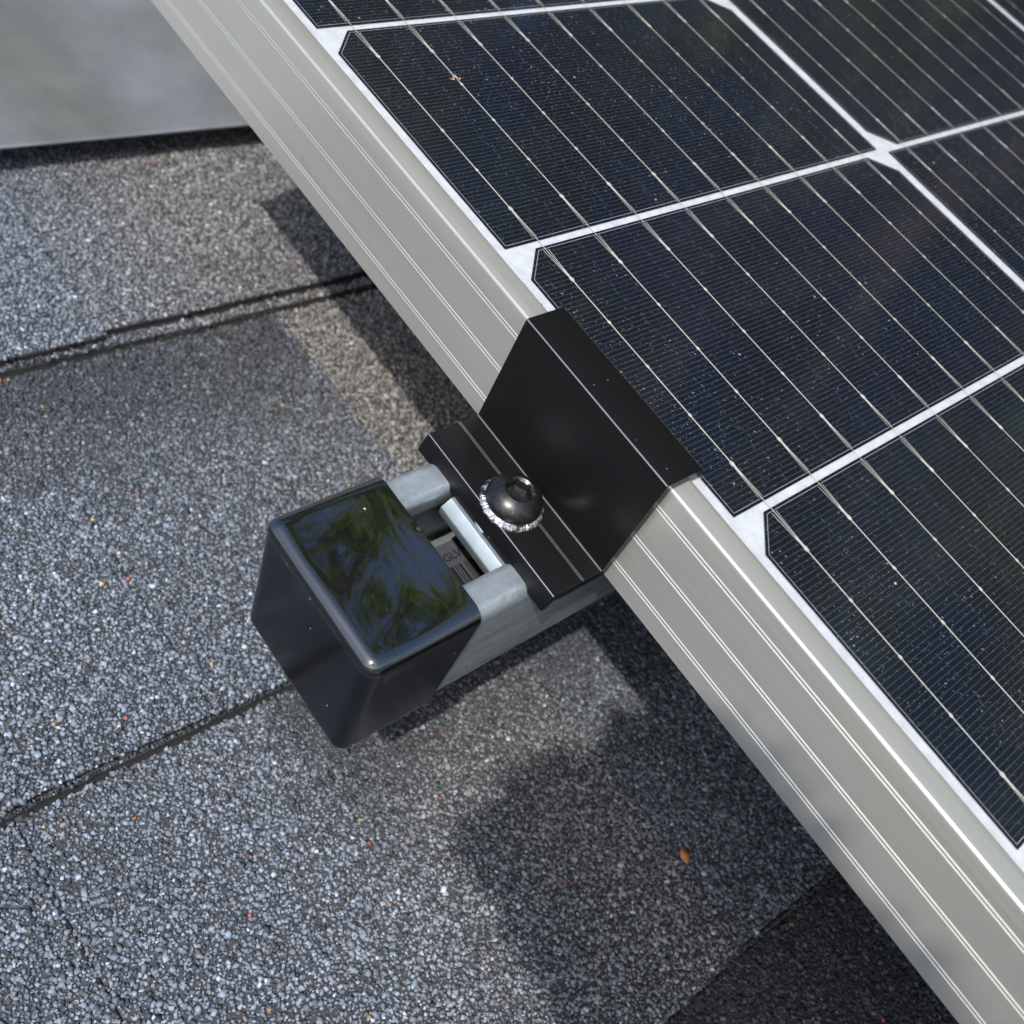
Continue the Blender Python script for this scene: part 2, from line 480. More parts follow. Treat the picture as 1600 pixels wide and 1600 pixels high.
# =====================================================================
# SETTING: ground, house wall, shingle roof
# =====================================================================
D = -145.862
def ground():
    m, n, b = mat('lawn')
    tc = N(n, 'ShaderNodeTexCoord'); no = N(n, 'ShaderNodeTexNoise'); no.inputs['Scale'].default_value = .8; no.inputs['Detail'].default_value = 8
    n.links.new(tc.outputs['Object'], no.inputs['Vector'])
    r = ramp(n, [(0.3, (0.04, 0.07, 0.02)), (0.7, (0.11, 0.13, 0.05))]); n.links.new(no.outputs[0], r.inputs[0]); n.links.new(r.outputs[0], b.inputs['Base Color'])
    b.inputs['Roughness'].default_value = 0.95
    o = obj('ground', [(-600, -600, -4.2), (600, -600, -4.2), (600, 600, -4.2), (-600, 600, -4.2)], [(0, 1, 2, 3)], m, world=True, origin=(0, 0, -4.2))
    tag(o, kind='structure')
ground()

EXPO = 143.0
X0 = -32.4
SK = 0.028
YN0, YN1 = -2600.0, 2600.0
KMIN, KMAX = -14, 16
def wob(y, seed):
    y = np.asarray(y, float)
    return 0.3 * (0.9 * np.sin(y * 0.043 + seed * 1.7) + 0.6 * np.sin(y * 0.11 + seed * 3.1) + 0.35 * np.sin(y * 0.37 + seed) +
            0.22 * np.sin(y * 0.83 + seed * 2.3) + 0.15 * np.sin(y * 1.9 + seed * 5))
def butt(k, y): return X0 + EXPO * k + SK * np.asarray(y, float) + wob(y, k)
# overlay tabs of the courses in view: (y0, y1, inset of the butt)
TABS = {-1: [(-330, -120, 2.5), (-119.7, 60, 4.5), (60.3, 320, 3)], 0: [(-330, -21.2, 2.6), (-20.9, 152, 5.0), (152.3, 330, 2.5)], 1: [(-330, -59.2, 1.1), (-58.9, 46, 0.3), (46.3, 330, 0.8)],
        2: [(-330, -118.2, 2.0), (-117.9, 42, 0.8), (42.3, 330, 1.6)], 3: [(-330, -40, 2.5), (-39.7, 90, 0.5), (90.3, 330, 2.0)]}
def tabs_for(k):
    if k in TABS: return TABS[k]
    r = random.Random(k * 13 + 5); out = []; y = -1200 + r.random() * 100
    while y < 1300:
        wd = r.uniform(80, 170); out.append((y, y + wd, r.uniform(0.3, 5))); y += wd + .3
    return out
TH = 3.0
def base_z(k, x, y):
    t = (np.asarray(x) - butt(k - 1, y)) / EXPO
    return D - 6.6 + 5.6 * np.clip(t, -0.5, 1)
def tab_mask(k, x, y):
    """1 where a point of course k lies on an overlay tab (slanted tab sides)"""
    m = np.zeros(np.shape(y), bool); lim = np.zeros(np.shape(y), float)
    for a, b_, ins in tabs_for(k):
        t = (x - butt(k - 1, y)) / EXPO
        aa = a; bb = b_
        i = (y > aa) & (y < bb) & (x < butt(k, y) - ins + 0.0)
        m |= i
    return m

roof = root('shingle_roof', (0, 0, D)); tag(roof, 'dark grey asphalt shingle roof of rough mineral granules under the solar panel', 'roof')

# granule geometry: convex irregular stones
def icos():
    p = (1 + 5 ** .5) / 2
    v = np.array([(-1, p, 0), (1, p, 0), (-1, -p, 0), (1, -p, 0), (0, -1, p), (0, 1, p), (0, -1, -p), (0, 1, -p), (p, 0, -1), (p, 0, 1), (-p, 0, -1), (-p, 0, 1)], float)
    v /= np.linalg.norm(v[0])
    f = np.array([(0, 11, 5), (0, 5, 1), (0, 1, 7), (0, 7, 10), (0, 10, 11), (1, 5, 9), (5, 11, 4), (11, 10, 2), (10, 7, 6), (7, 1, 8), (3, 9, 4), (3, 4, 2), (3, 2, 6), (3, 6, 8), (3, 8, 9), (4, 9, 5), (2, 4, 11), (6, 2, 10), (8, 6, 7), (9, 8, 1)])
    return v, f
CUBEV = np.array([(x, y, z) for x in (-1, 1) for y in (-1, 1) for z in (-1, 1)], float) * 0.62
CUBEF = np.array([(0, 1, 3, 2), (4, 6, 7, 5), (0, 4, 5, 1), (2, 3, 7, 6), (0, 2, 6, 4), (1, 5, 7, 3)])

def project_px(P):
    d = P - np.array(CPOS)
    zz = d @ np.array(cf)
    u = 800 + 1689.576 * (d @ np.array(cr)) / zz
    v = 800 - 1689.576 * (d @ np.array(cu)) / zz
    return u, v, zz

def smooth_noise(x, y, s, seed):
    r = np.random.default_rng(seed); out = 0
    for _ in range(5):
        a = r.uniform(0, 6.28); f = r.uniform(0.5, 1.6) / s; ph = r.uniform(0, 6.28)
        out = out + np.sin((x * math.cos(a) + y * math.sin(a)) * f * 6.28 + ph)
    return out / 5

def tint(k, x, y, on_tab):
    """shingle colour blend: granule mix per tab / base strip, plus painted sun warmth and panel shade"""
    t = (x - butt(k - 1, y)) / EXPO
    tone = np.ones_like(x); warm = np.zeros_like(x)
    idx = np.zeros_like(x)
    for i, (a, b_, ins) in enumerate(tabs_for(k)):
        idx = np.where((y > a) & (y < b_), i + 1, idx)
    rr = np.random.default_rng(100 + k); tt = rr.uniform(0.86, 1.12, 12); ww = rr.uniform(0.0, 1.0, 12)
    fix = {0: ([1, 1.04, 1.0, .95], [0, .3, .7, .7]), 1: ([1, 1.06, 0.98, 1.08], [0, .15, .35, 1.0]), 2: ([1, 1.08, 1.02, .85], [0, .15, .7, .3]), 3: ([1, .8, .42, .4], [0, .2, .5, .3])}  # last course: darker shingle, with shade under the panel put into its tone
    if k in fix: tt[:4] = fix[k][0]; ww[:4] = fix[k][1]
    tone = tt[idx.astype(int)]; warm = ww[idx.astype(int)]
    warm = warm / (1 + np.exp(-(y - (0 if k < 2 else -30)) / 14))  # warmer toward the panel: warm sunlight put into the granule colour
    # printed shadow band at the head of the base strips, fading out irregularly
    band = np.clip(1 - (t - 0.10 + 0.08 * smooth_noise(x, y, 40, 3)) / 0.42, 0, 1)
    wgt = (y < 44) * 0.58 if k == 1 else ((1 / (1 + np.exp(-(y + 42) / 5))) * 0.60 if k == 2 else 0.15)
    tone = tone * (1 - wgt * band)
    tone = tone * (1 + 0.10 * smooth_noise(x, y, 60, 11 + k) + 0.06 * smooth_noise(x, y, 14, 31 + k))
    return tone, warm

def build_course(k):
    near = -1 <= k <= 3
    V = []; F = []; FM = []
    ys = np.concatenate([np.linspace(YN0, -420, 30), np.arange(-400, 401, 2.0), np.linspace(420, YN1, 30)]) if near else np.linspace(YN0, YN1, 500)
    def strip(y, xa, xb, za, zb, th, mi=0):
        o = len(V); n = len(y)
        for i in range(n):
            V.append((xa[i], y[i], za[i])); V.append((xb[i], y[i], zb[i])); V.append((xb[i] - 0.4, y[i], zb[i] - th)); V.append((xa[i], y[i], za[i] - th))
        for i in range(n - 1):
            a = o + 4 * i; b = a + 4
            for j, q in enumerate(((a, a + 1, b + 1, b), (a + 1, a + 2, b + 2, b + 1))):
                F.append(q); FM.append(0 if j == 0 else 1)
        for i, s in ((0, 1), (n - 1, -1)):
            a = o + 4 * i; q = [a, a + 3, a + 2, a + 1]
            F.append(q if s > 0 else q[::-1]); FM.append(1)
    xa = butt(k - 1, ys) - 45; xb = butt(k, ys)
    strip(ys, xa, xb, base_z(k, xa, ys) , base_z(k, xb, ys), 5.8)
    for a, b_, ins in tabs_for(k):
        if b_ < YN0 or a > YN1: continue
        yy = np.arange(a, b_, 2.0 if near else 20.0); yy = np.append(yy, b_)
        xa = butt(k - 1, yy) - 12; xb = butt(k, yy) - ins - 0.15 + 0.2 * wob(yy * 1.3, k + 9)
        xa = xa + 0
        strip(yy, xa, xb, base_z(k, xa, yy) + TH, base_z(k, xb, yy) + TH, TH + 0.0 - 0.03)
    if near:
        # thin black strip where the sheet above ends, and where each overlay tab ends
        def line(yy, x0, x1, zf):
            o = len(V)
            for a_, b__, y_ in zip(x0, x1, yy): V.append((a_, y_, zf(a_, y_) + .06)); V.append((b__, y_, zf(b__, y_) + .06))
            for i in range(len(yy) - 1): F.append((o + 2 * i, o + 2 * i + 1, o + 2 * i + 3, o + 2 * i + 2)); FM.append(1)
        yy = np.arange(-400, 401, 2.0); e = butt(k - 1, yy)
        tmh = tab_mask(k, e + 1, yy)
        line(yy, e - 3, e + 1.25, lambda a_, y_: float(base_z(k, a_, y_)) + (TH if tab_mask(k, np.array([a_ + 4.]), np.array([y_]))[0] else 0))
        for a, b_, ins in tabs_for(k):
            if ins > 1.2:
                yy = np.arange(max(a, -400), min(b_, 400), 2.0); e = butt(k, yy) - ins
                line(yy, e - 1, e + 0.95, lambda a_, y_: float(base_z(k, a_, y_)))
    nslab = len(V); nf = len(F)
    V = np.array(V, float)
    fidx = [np.array(f, np.int64) for f in F]
    cols = np.tile(np.array([0.05, 0.05, 0.055, 1.0]), (nslab, 1))
    allV = [V]; GF = []; GC = []
    if near:
        sp = 0.98
        gx = np.arange(X0 + EXPO * (k - 1) - 12, X0 + EXPO * k + 12, sp)
        gy = np.arange(-330, 260, sp)
        X, Y = np.meshgrid(gx, gy); X = X.ravel(); Y = Y.ravel()
        X = X + rng.uniform(-.5, .5, X.shape); Y = Y + rng.uniform(-.5, .5, Y.shape)
        ok = (X > butt(k - 1, Y) + .8 + .4 * rng.random(len(X))) & (X < butt(k, Y) - 0.35)
        for a_, b__, ins_ in tabs_for(k):
            dd = X - (butt(k, Y) - ins_)
            ok &= ~((Y > a_) & (Y < b__) & (dd > -0.4) & (dd < .5 + .4 * rng.random(len(X))) & (ins_ > 1.2))
        X = X[ok]; Y = Y[ok]
        u, v, zz = project_px(np.stack([X, Y, np.full_like(X, D)], 1))
        ok = (zz > 20) & (u > -330) & (u < 1930) & (v > -330) & (v < 1930)
        X = X[ok]; Y = Y[ok]
        tm = tab_mask(k, X, Y)
        # ragged butt edge of the tabs: granules keep inside the tab
        Z = base_z(k, X, Y) + np.where(tm, TH, 0)
        n = len(X)
        size = rng.lognormal(math.log(0.68), 0.28, n).clip(0.36, 1.25)
        # extra stones stuck along the cut edges
        ns = n // 90
        pick = rng.integers(0, n, ns)
        ye = Y[pick]; xe = butt(k, ye) - rng.uniform(0, .5, ns); te = tab_mask(k, xe - 3, ye)
        ze = base_z(k, xe, ye) + np.where(te, TH, 0) - rng.uniform(0.0, 2.6, ns)
        se = rng.uniform(0.3, 0.6, ns)
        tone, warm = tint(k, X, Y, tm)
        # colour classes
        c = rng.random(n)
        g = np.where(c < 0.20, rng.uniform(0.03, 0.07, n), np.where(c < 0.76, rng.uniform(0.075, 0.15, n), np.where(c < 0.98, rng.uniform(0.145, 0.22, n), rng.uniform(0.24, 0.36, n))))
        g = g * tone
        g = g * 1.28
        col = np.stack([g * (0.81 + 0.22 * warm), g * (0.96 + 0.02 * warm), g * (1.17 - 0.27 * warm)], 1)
        hue = rng.normal(0, 0.035, n); col[:, 0] *= 1 + hue; col[:, 2] *= 1 - hue
        red = rng.random(n) < 0.0005; col[red] = np.array([0.34, 0.10, 0.06]) * rng.uniform(.8, 1.2, (red.sum(), 1))
        tan = rng.random(n) < 0.002; col[tan] = np.array([0.42, 0.31, 0.20]) * rng.uniform(.5, 1.1, (tan.sum(), 1))
        X = np.concatenate([X, xe]); Y = np.concatenate([Y, ye]); Z = np.concatenate([Z, ze]); size = np.concatenate([size, se])
        col = np.concatenate([col, np.tile([0.05, 0.05, 0.055], (ns, 1)) * rng.uniform(.6, 2, (ns, 1))]); n = len(X)
        # random rotation matrices
        q = rng.normal(size=(n, 4)); q /= np.linalg.norm(q, axis=1)[:, None]
        a, b, c_, d = q.T
        Rm = np.stack([np.stack([a*a+b*b-c_*c_-d*d, 2*(b*c_-a*d), 2*(b*d+a*c_)], 1),
                       np.stack([2*(b*c_+a*d), a*a-b*b+c_*c_-d*d, 2*(c_*d-a*b)], 1),
                       np.stack([2*(b*d-a*c_), 2*(c_*d+a*b), a*a-b*b-c_*c_+d*d], 1)], 1)
        loc = CUBEV[None] * (1 + rng.uniform(-.42, .38, (n, 8, 1))) * np.stack([rng.uniform(.75, 1.3, n), rng.uniform(.7, 1.15, n), rng.uniform(.6, 1.0, n)], 1)[:, None, :]
        pts = np.einsum('nij,nkj->nki', Rm, loc) * size[:, None, None]
        pts[:, :, 2] *= 0.8
        pts += np.stack([X, Y, Z + 0.16 * size + rng.uniform(-.12, .22, n)], 1)[:, None, :]
        allV.append(pts.reshape(-1, 3))
        gf = (CUBEF[None] + (np.arange(n) * 8)[:, None, None] + nslab).reshape(-1, 4)
        cols = np.concatenate([cols, np.repeat(np.concatenate([col, np.ones((n, 1))], 1), 8, 0)])
    else:
        gf = np.zeros((0, 4), np.int64)
    AV = (np.concatenate(allV) - np.array([0, 0, D])) * S
    me = bpy.data.meshes.new('shingle_course')
    nq = len(F) + len(gf)
    loops = np.concatenate([np.array(F, np.int64), gf]).ravel() if len(gf) else np.array(F, np.int64).ravel()
    me.vertices.add(len(AV)); me.vertices.foreach_set('co', AV.astype(np.float32).ravel())
    me.loops.add(len(loops)); me.loops.foreach_set('vertex_index', loops.astype(np.int32))
    me.polygons.add(nq); me.polygons.foreach_set('loop_start', np.arange(nq, dtype=np.int32) * 4)
    me.polygons.foreach_set('loop_total', np.full(nq, 4, np.int32))
    me.materials.append(FINE if near else ASPH); me.materials.append(ASPH_EDGE); me.materials.append(GRAN)
    me.polygons.foreach_set('material_index', np.concatenate([np.array(FM, np.int32), np.full(len(gf), 2, np.int32)]))
    me.update(calc_edges=True); me.validate()
    at = me.color_attributes.new('gcol', 'FLOAT_COLOR', 'POINT')
    at.data.foreach_set('color', cols.astype(np.float32).ravel())
    o = bpy.data.objects.new('shingle_course', me); sc.collection.objects.link(o); o.parent = roof
for k in range(KMIN, KMAX + 1): build_course(k)

deckV, deckF = box(butt(KMIN - 1, 0) - 40, butt(KMAX, 0) - 60, YN0 + 5, YN1 - 5, D - 40, D - 14)
obj('roof_deck', deckV, deckF, FASCIA, roof)

# house below the roof
hv = np.array([[-2.0, -2.3, -4.2], [2.2, -2.3, -4.2], [2.2, 2.3, -4.2], [-2.0, 2.3, -4.2]])
top = [0.2, -1.30, -1.30, 0.2]
HV = [tuple(p) for p in hv] + [(hv[i][0], hv[i][1], top[i]) for i in range(4)]
house = obj('house_wall', HV, [(0, 1, 5, 4), (1, 2, 6, 5), (2, 3, 7, 6), (3, 0, 4, 7), (4, 5, 6, 7)], FASCIA, world=True)
tag(house, 'pale painted house walls below the shingle roof', 'house')

# ---------------- sheet metal flashing, upper left ----------------
fl = root('metal_flashing', (-180, 20, -134)); tag(fl, 'plain satin grey sheet metal flashing lying above the shingles in the upper left corner', 'flashing')
def flash_mesh():
    V = []; F = []
    ny = 40; prof = [(0.0, -2.2), (0.25, -2.9), (0.9, -3.0), (0.9, -1.4)]
    ys = np.linspace(-420, 420, ny)
    edge = lambda y: -119.9 - 2.0 + 0.069 * (y - 30) - 4.3 + 4.6
    cs = [(-0.9, -1.6), (0.0, -1.2), (0.5, -0.8), (0.6, -0.2), (0.2, 0.25), (-0.7, 0.4), (-6, 0.6), (-40, 2.5), (-90, 8), (-150, 18), (-230, 36), (-231, 30)]
    n = len(cs)
    for y in ys:
        e = edge(y)
        for c, z in cs:
            V.append((e + c, y, -134 + z + 0.5 * math.sin(y * .02) * (-c / 150)))
    for i in range(ny - 1):
        for j in range(n - 1):
            F.append([i * n + j, (i + 1) * n + j, (i + 1) * n + j + 1, i * n + j + 1])
    return V, F
v_, f_ = flash_mesh()
obj('metal_sheet', v_, f_, FLASH, fl, smooth=True, autosmooth=50)

# =====================================================================
# SOLAR PANEL
# =====================================================================
XA, XB = -66.5, -99.0 + 28 + 20 * PX
Y0C = 11.171; CW = 166.17; GC = 4.4; PYC = CW + GC
NCOL = 6
YB = Y0C * 2 + NCOL * PYC - GC
panel = root('solar_panel', (0, 0, -35)); tag(panel, 'silver framed solar panel with dark blue half cut cells and white grid lines', 'solar panel')

def frame_profile():
    """(y,z) closed outline of the frame extrusion with three pairs of fine grooves on the outer wall"""
    pts = []
    # start at outer bottom, go up the outer wall (y = 0), y negative is outside
    pts.append((0.0, -35.0))
    for zc_ in (-29.0, -18.14, -6.55):
        for off in (-0.52, 0.52):
            z = zc_ + off
            pts += [(0.0, z - 0.24), (0.26, z + 0.10), (0.0, z + 0.15)]
    # rounded top corner
    r = 0.8
    for k in range(6):
        a = math.pi - (math.pi / 2) * k / 5
        pts.append((r + r * math.cos(a), -r + r * math.sin(a)))
    pts += [(5.2, 0.0), (6.3, -0.12), (6.9, -0.45), (7.1, -1.15), (7.1, -1.35), (1.8, -1.35), (1.8, -33.5), (28, -33.5), (28, -35.0)]
    return pts
fp = frame_profile()
def rail(T):
    """miter-cut rail; T maps (along, y, z)"""
    return None
def make_rail(length, xf):
    n = len(fp); V = []; F = []
    ends = []
    for a_end in (0, 1):
        for (p, q) in fp:
            a = p if a_end == 0 else length - p      # mitre
            V.append(xf(a, p, q))
    for j in range(n):
        k = (j + 1) % n
        F.append([j, k, n + k, n + j])
    return V, F
LX = XB - XA
for nm, L_, xf, fl_ in (('frame_rail', LX, lambda a, p, q: (XA + a, p, q), True),
                   ('frame_rail', LX, lambda a, p, q: (XA + a, YB - p, q), False),
                   ('frame_rail', YB, lambda a, p, q: (XA + p, a, q), False),
                   ('frame_rail', YB, lambda a, p, q: (XB - p, a, q), True)):
    v_, f_ = make_rail(L_, xf)
    if fl_: f_ = [g[::-1] for g in f_]
    o = obj(nm, v_, f_, ALU, panel, smooth=True)
    o.data.set_sharp_from_angle(angle=math.radians(25))

ZC = -1.9
v_, f_ = box(XA + 3, XB - 3, 3, YB - 3, -6.2, ZC - 0.35); obj('backsheet', v_, f_, BACKSHEET, panel)
V = [(XA + 2.2, 2.2, -1.42), (XB - 2.2, 2.2, -1.42), (XB - 2.2, YB - 2.2, -1.42), (XA + 2.2, YB - 2.2, -1.42)]
obj('glass', V, [(0, 1, 2, 3)], GLASS, panel)

CH = 8.41
def cell_outline(flip, inset=0.0):
    s_, L_ = 83.0, CW; i = inset; c = CH
    if not flip: P = [(i, c + i * .4), (c + i * .4, i), (s_ - i, i), (s_ - i, L_ - i), (c + i * .4, L_ - i), (i, L_ - c - i * .4)]
    else: P = [(i, i), (s_ - c - i * .4, i), (s_ - i, c + i * .4), (s_ - i, L_ - c - i * .4), (s_ - c - i * .4, L_ - i), (i, L_ - i)]
    return P
def cell_mesh(flip, cut=0.0):
    me = bpy.data.meshes.new('solar_cell')
    cl = lambda Q, d: [(max(a, cut + d), b) for a, b in Q] if cut else Q
    P = cl(cell_outline(flip), 0); V = [(a * S, b * S, 0) for a, b in P]; F = [list(range(6))]; fm = [0]
    a_ = cl(cell_outline(flip, 0.75), .75); b_ = cl(cell_outline(flip, 0.88), .88); o = 6
    V += [(x * S, y * S, 0.00004) for x, y in a_] + [(x * S, y * S, 0.00004) for x, y in b_]
    for j in range(6):
        k = (j + 1) % 6; F.append([o + j, o + k, o + 6 + k, o + 6 + j]); fm.append(1)
    me.from_pydata(V, [], F); me.materials.append(CELL); me.materials.append(FINGER)
    me.polygons.foreach_set('material_index', np.array(fm, np.int32)); me.update()
    return me
FINGER = mat_plain('silver_print', (0.30, 0.31, 0.33), 0.5)
CM = [cell_mesh(False), cell_mesh(True)]; CM0 = [cell_mesh(False, 30.0), cell_mesh(True, 30.0)]
restV = []; restF = []
for r_ in range(20):
    for c_ in range(NCOL):
        x = -PX + r_ * PX; y = Y0C + c_ * PYC
        flip = c_ % 2
        if r_ < 6:
            o = bpy.data.objects.new('solar_cell', (CM0 if r_ == 0 else CM)[flip]); sc.collection.objects.link(o); o.parent = panel
            o.location = (x * S, y * S, (ZC + 35) * S)
        else:
            P = cell_outline(flip); o_ = len(restV)
            restV += [(x + a, y + b, ZC) for a, b in P]; restF.append([o_ + i for i in range(6)])
ro_ = obj('solar_cell', restV, restF, mat_plain('far_cells', (0.006, 0.010, 0.024), 0.42), panel); ro_['kind'] = 'stuff'

# ribbons: one per busbar and column, running down the string; fork at both cell ends, solder dots between
BP, BO = 18.094, 10.849
def ribbon_mesh(col, i, flip):
    V = []; F = []
    yc = Y0C + col * PYC + BO + i * BP
    z = ZC + 0.10
    def quad(x0, x1, ya0, ya1, yb0, yb1, zz=z):
        o = len(V); V.extend([(x0, ya0, zz), (x1, yb0, zz), (x1, yb1, zz), (x0, ya1, zz)]); F.append([o, o + 1, o + 2, o + 3])
    hw = 0.17
    r = random.Random(col * 31 + i)
    for row in range(20):
        x = -PX + row * PX
        a, b = x + (35.0 if row == 0 else 11.5), x + 83 - 11.5
        e0 = x + 83 + 2.152 if row < 19 else x + 82
        quad(a, b, yc - hw, yc + hw, yc - hw, yc + hw)
        # plain wire through the ends and across the gap (slightly off axis)
        off = r.uniform(-.12, .12)
        quad(x - 1.0 if row else x + 31, a, yc + off - hw * .55, yc + off + hw * .55, yc - hw * .8, yc + hw * .8, z + .01)
        quad(b, x + 84.2, yc - hw * .9, yc + hw * .9, yc + off - hw * .6, yc + off + hw * .6, z + .01)
        # printed fork at each cell end
        sgn = 1
        quad(x + 1.2 if row else x + 31, a, yc + 0.75, yc + 0.9, yc + .05, yc + .25, z - .04)
        quad(x + 1.2 if row else x + 31, a, yc - 0.9, yc - 0.75, yc - .25, yc - .05, z - .04)
        quad(b, x + 81.8, yc + .05, yc + .25, yc + 0.55, yc + 0.68, z - .04)
        quad(b, x + 81.8, yc - .25, yc - .05, yc - 0.68, yc - 0.55, z - .04)
        # solder pads
        npad = 5
        for p in range(npad):
            px = a + (b - a) * p / (npad - 1) + r.uniform(-.5, .5)
            big = p in (0, npad - 1)
            R_ = 0.66 if big else 0.50
            o = len(V); m_ = 10
            for t in range(m_):
                an = 2 * math.pi * t / m_
                V.append((px + R_ * 1.35 * math.cos(an), yc + R_ * math.sin(an) * .9, z + .03))
            F.append([o + t for t in range(m_)])
            if big:
                q0, q1 = (px - 3.6, px) if p == 0 else (px, px + 3.6)
                quad(q0, q1, yc - .34, yc + .34, yc - .34, yc + .34, z + .02)
    return V, F
for c_ in range(NCOL):
    for i in range(9):
        v_, f_ = ribbon_mesh(c_, i, c_ % 2)
        obj('busbar', v_, f_, RIBBON, panel)

# =====================================================================
# STRUT CHANNEL
# =====================================================================
strut = root('strut_channel', (131.5, 0, -76)); tag(strut, 'galvanised steel strut channel sticking out from beneath the panel edge', 'mounting rail')
def strut_profile():
    hw = 20.5; t = 2.4; top = -35.0; bot = -76.0; lip = 9.4; curl = 6.5
    cx = 131.5
    L_ = [(-hw, bot), (hw, bot), (hw, top), (hw - lip, top), (hw - lip, top - curl), (hw - lip + t, top - curl), (hw - lip + t, top - t), (hw - t, top - t), (hw - t, bot + t),
          (-hw + t, bot + t), (-hw + t, top - t), (-hw + lip - t, top - t), (-hw + lip - t, top - curl), (-hw + lip, top - curl), (-hw + lip, top), (-hw, top)]
    rad = [3.2, 3.2, 3.2, 2.2, .5, .5, .6, 1.2, 1.2, 1.2, 1.2, .6, .5, .5, 2.2, 3.2]
    P = round_poly(L_, rad, 5)
    return [(cx + a, b) for a, b in P]
v_, f_ = extrude(strut_profile(), -60.5, YB + 60, 'y', 1)
o = obj('channel_body', v_, f_, GALV, strut, smooth=True, autosmooth=35)
lb = box(117.2, 149.3, -34, 22, -73.55, -73.45)
lab = obj('barcode_label', lb[0], lb[1], PAPER, strut)
def text_obj(body, size_mm, parent, at, mat_, dirx, diry, name):
    cu_ = bpy.data.curves.new(name, 'FONT'); cu_.body = body; cu_.size = size_mm * S; cu_.extrude = 0.02 * S; cu_.offset = 0.05 * S
    cu_.align_x = 'LEFT'
    t = bpy.data.objects.new(name, cu_); sc.collection.objects.link(t)
    dg = bpy.context.evaluated_depsgraph_get(); me = bpy.data.meshes.new_from_object(t.evaluated_get(dg))
    bpy.data.objects.remove(t)
    o = bpy.data.objects.new(name, me); sc.collection.objects.link(o); me.materials.clear(); me.materials.append(mat_)
    o.parent = parent
    X = Vector(dirx); Y = Vector(diry); Z = X.cross(Y)
    Mx = Matrix(((X[0], Y[0], Z[0], 0), (X[1], Y[1], Z[1], 0), (X[2], Y[2], Z[2], 0), (0, 0, 0, 1)))
    org = Vector(strut['_org'][:])
    o.matrix_local = Matrix.Translation((Vector(at) - org) * S) @ Mx
    return o
text_obj('GLV', 3.3, lab, (122.6, -8.9, -73.40), INK, (0, 1, 0), (-1, 0, 0), 'printed_text')
bars = []
yb = -9.4
for wd, gp in ((1.5, .5), (.35, .45), (.35, .35), (.8, .9), (.35, .4), (.35, 1.0), (1.1, .5), (.35, .4), (.8, .9), (.35, .5), (1.4, .5), (.35, .4)):
    bars.append(box(124.4, 141, yb, yb + wd, -73.42, -73.40)); yb += wd + gp
v_, f_ = merge(bars); o = obj('barcode', v_, f_, INK, strut)
o.parent = lab
# support foot, under the panel
foot = root('roof_mount', (131.5, 330, D)); tag(foot, 'metal roof foot carrying the strut far beneath the panel', 'bracket')
v_, f_ = merge([box(95, 168, 290, 370, D + .5, D + 6), box(112, 151, 312, 318, D + 6, -76.2)])
obj('foot_plate', v_, f_, GALV, foot)

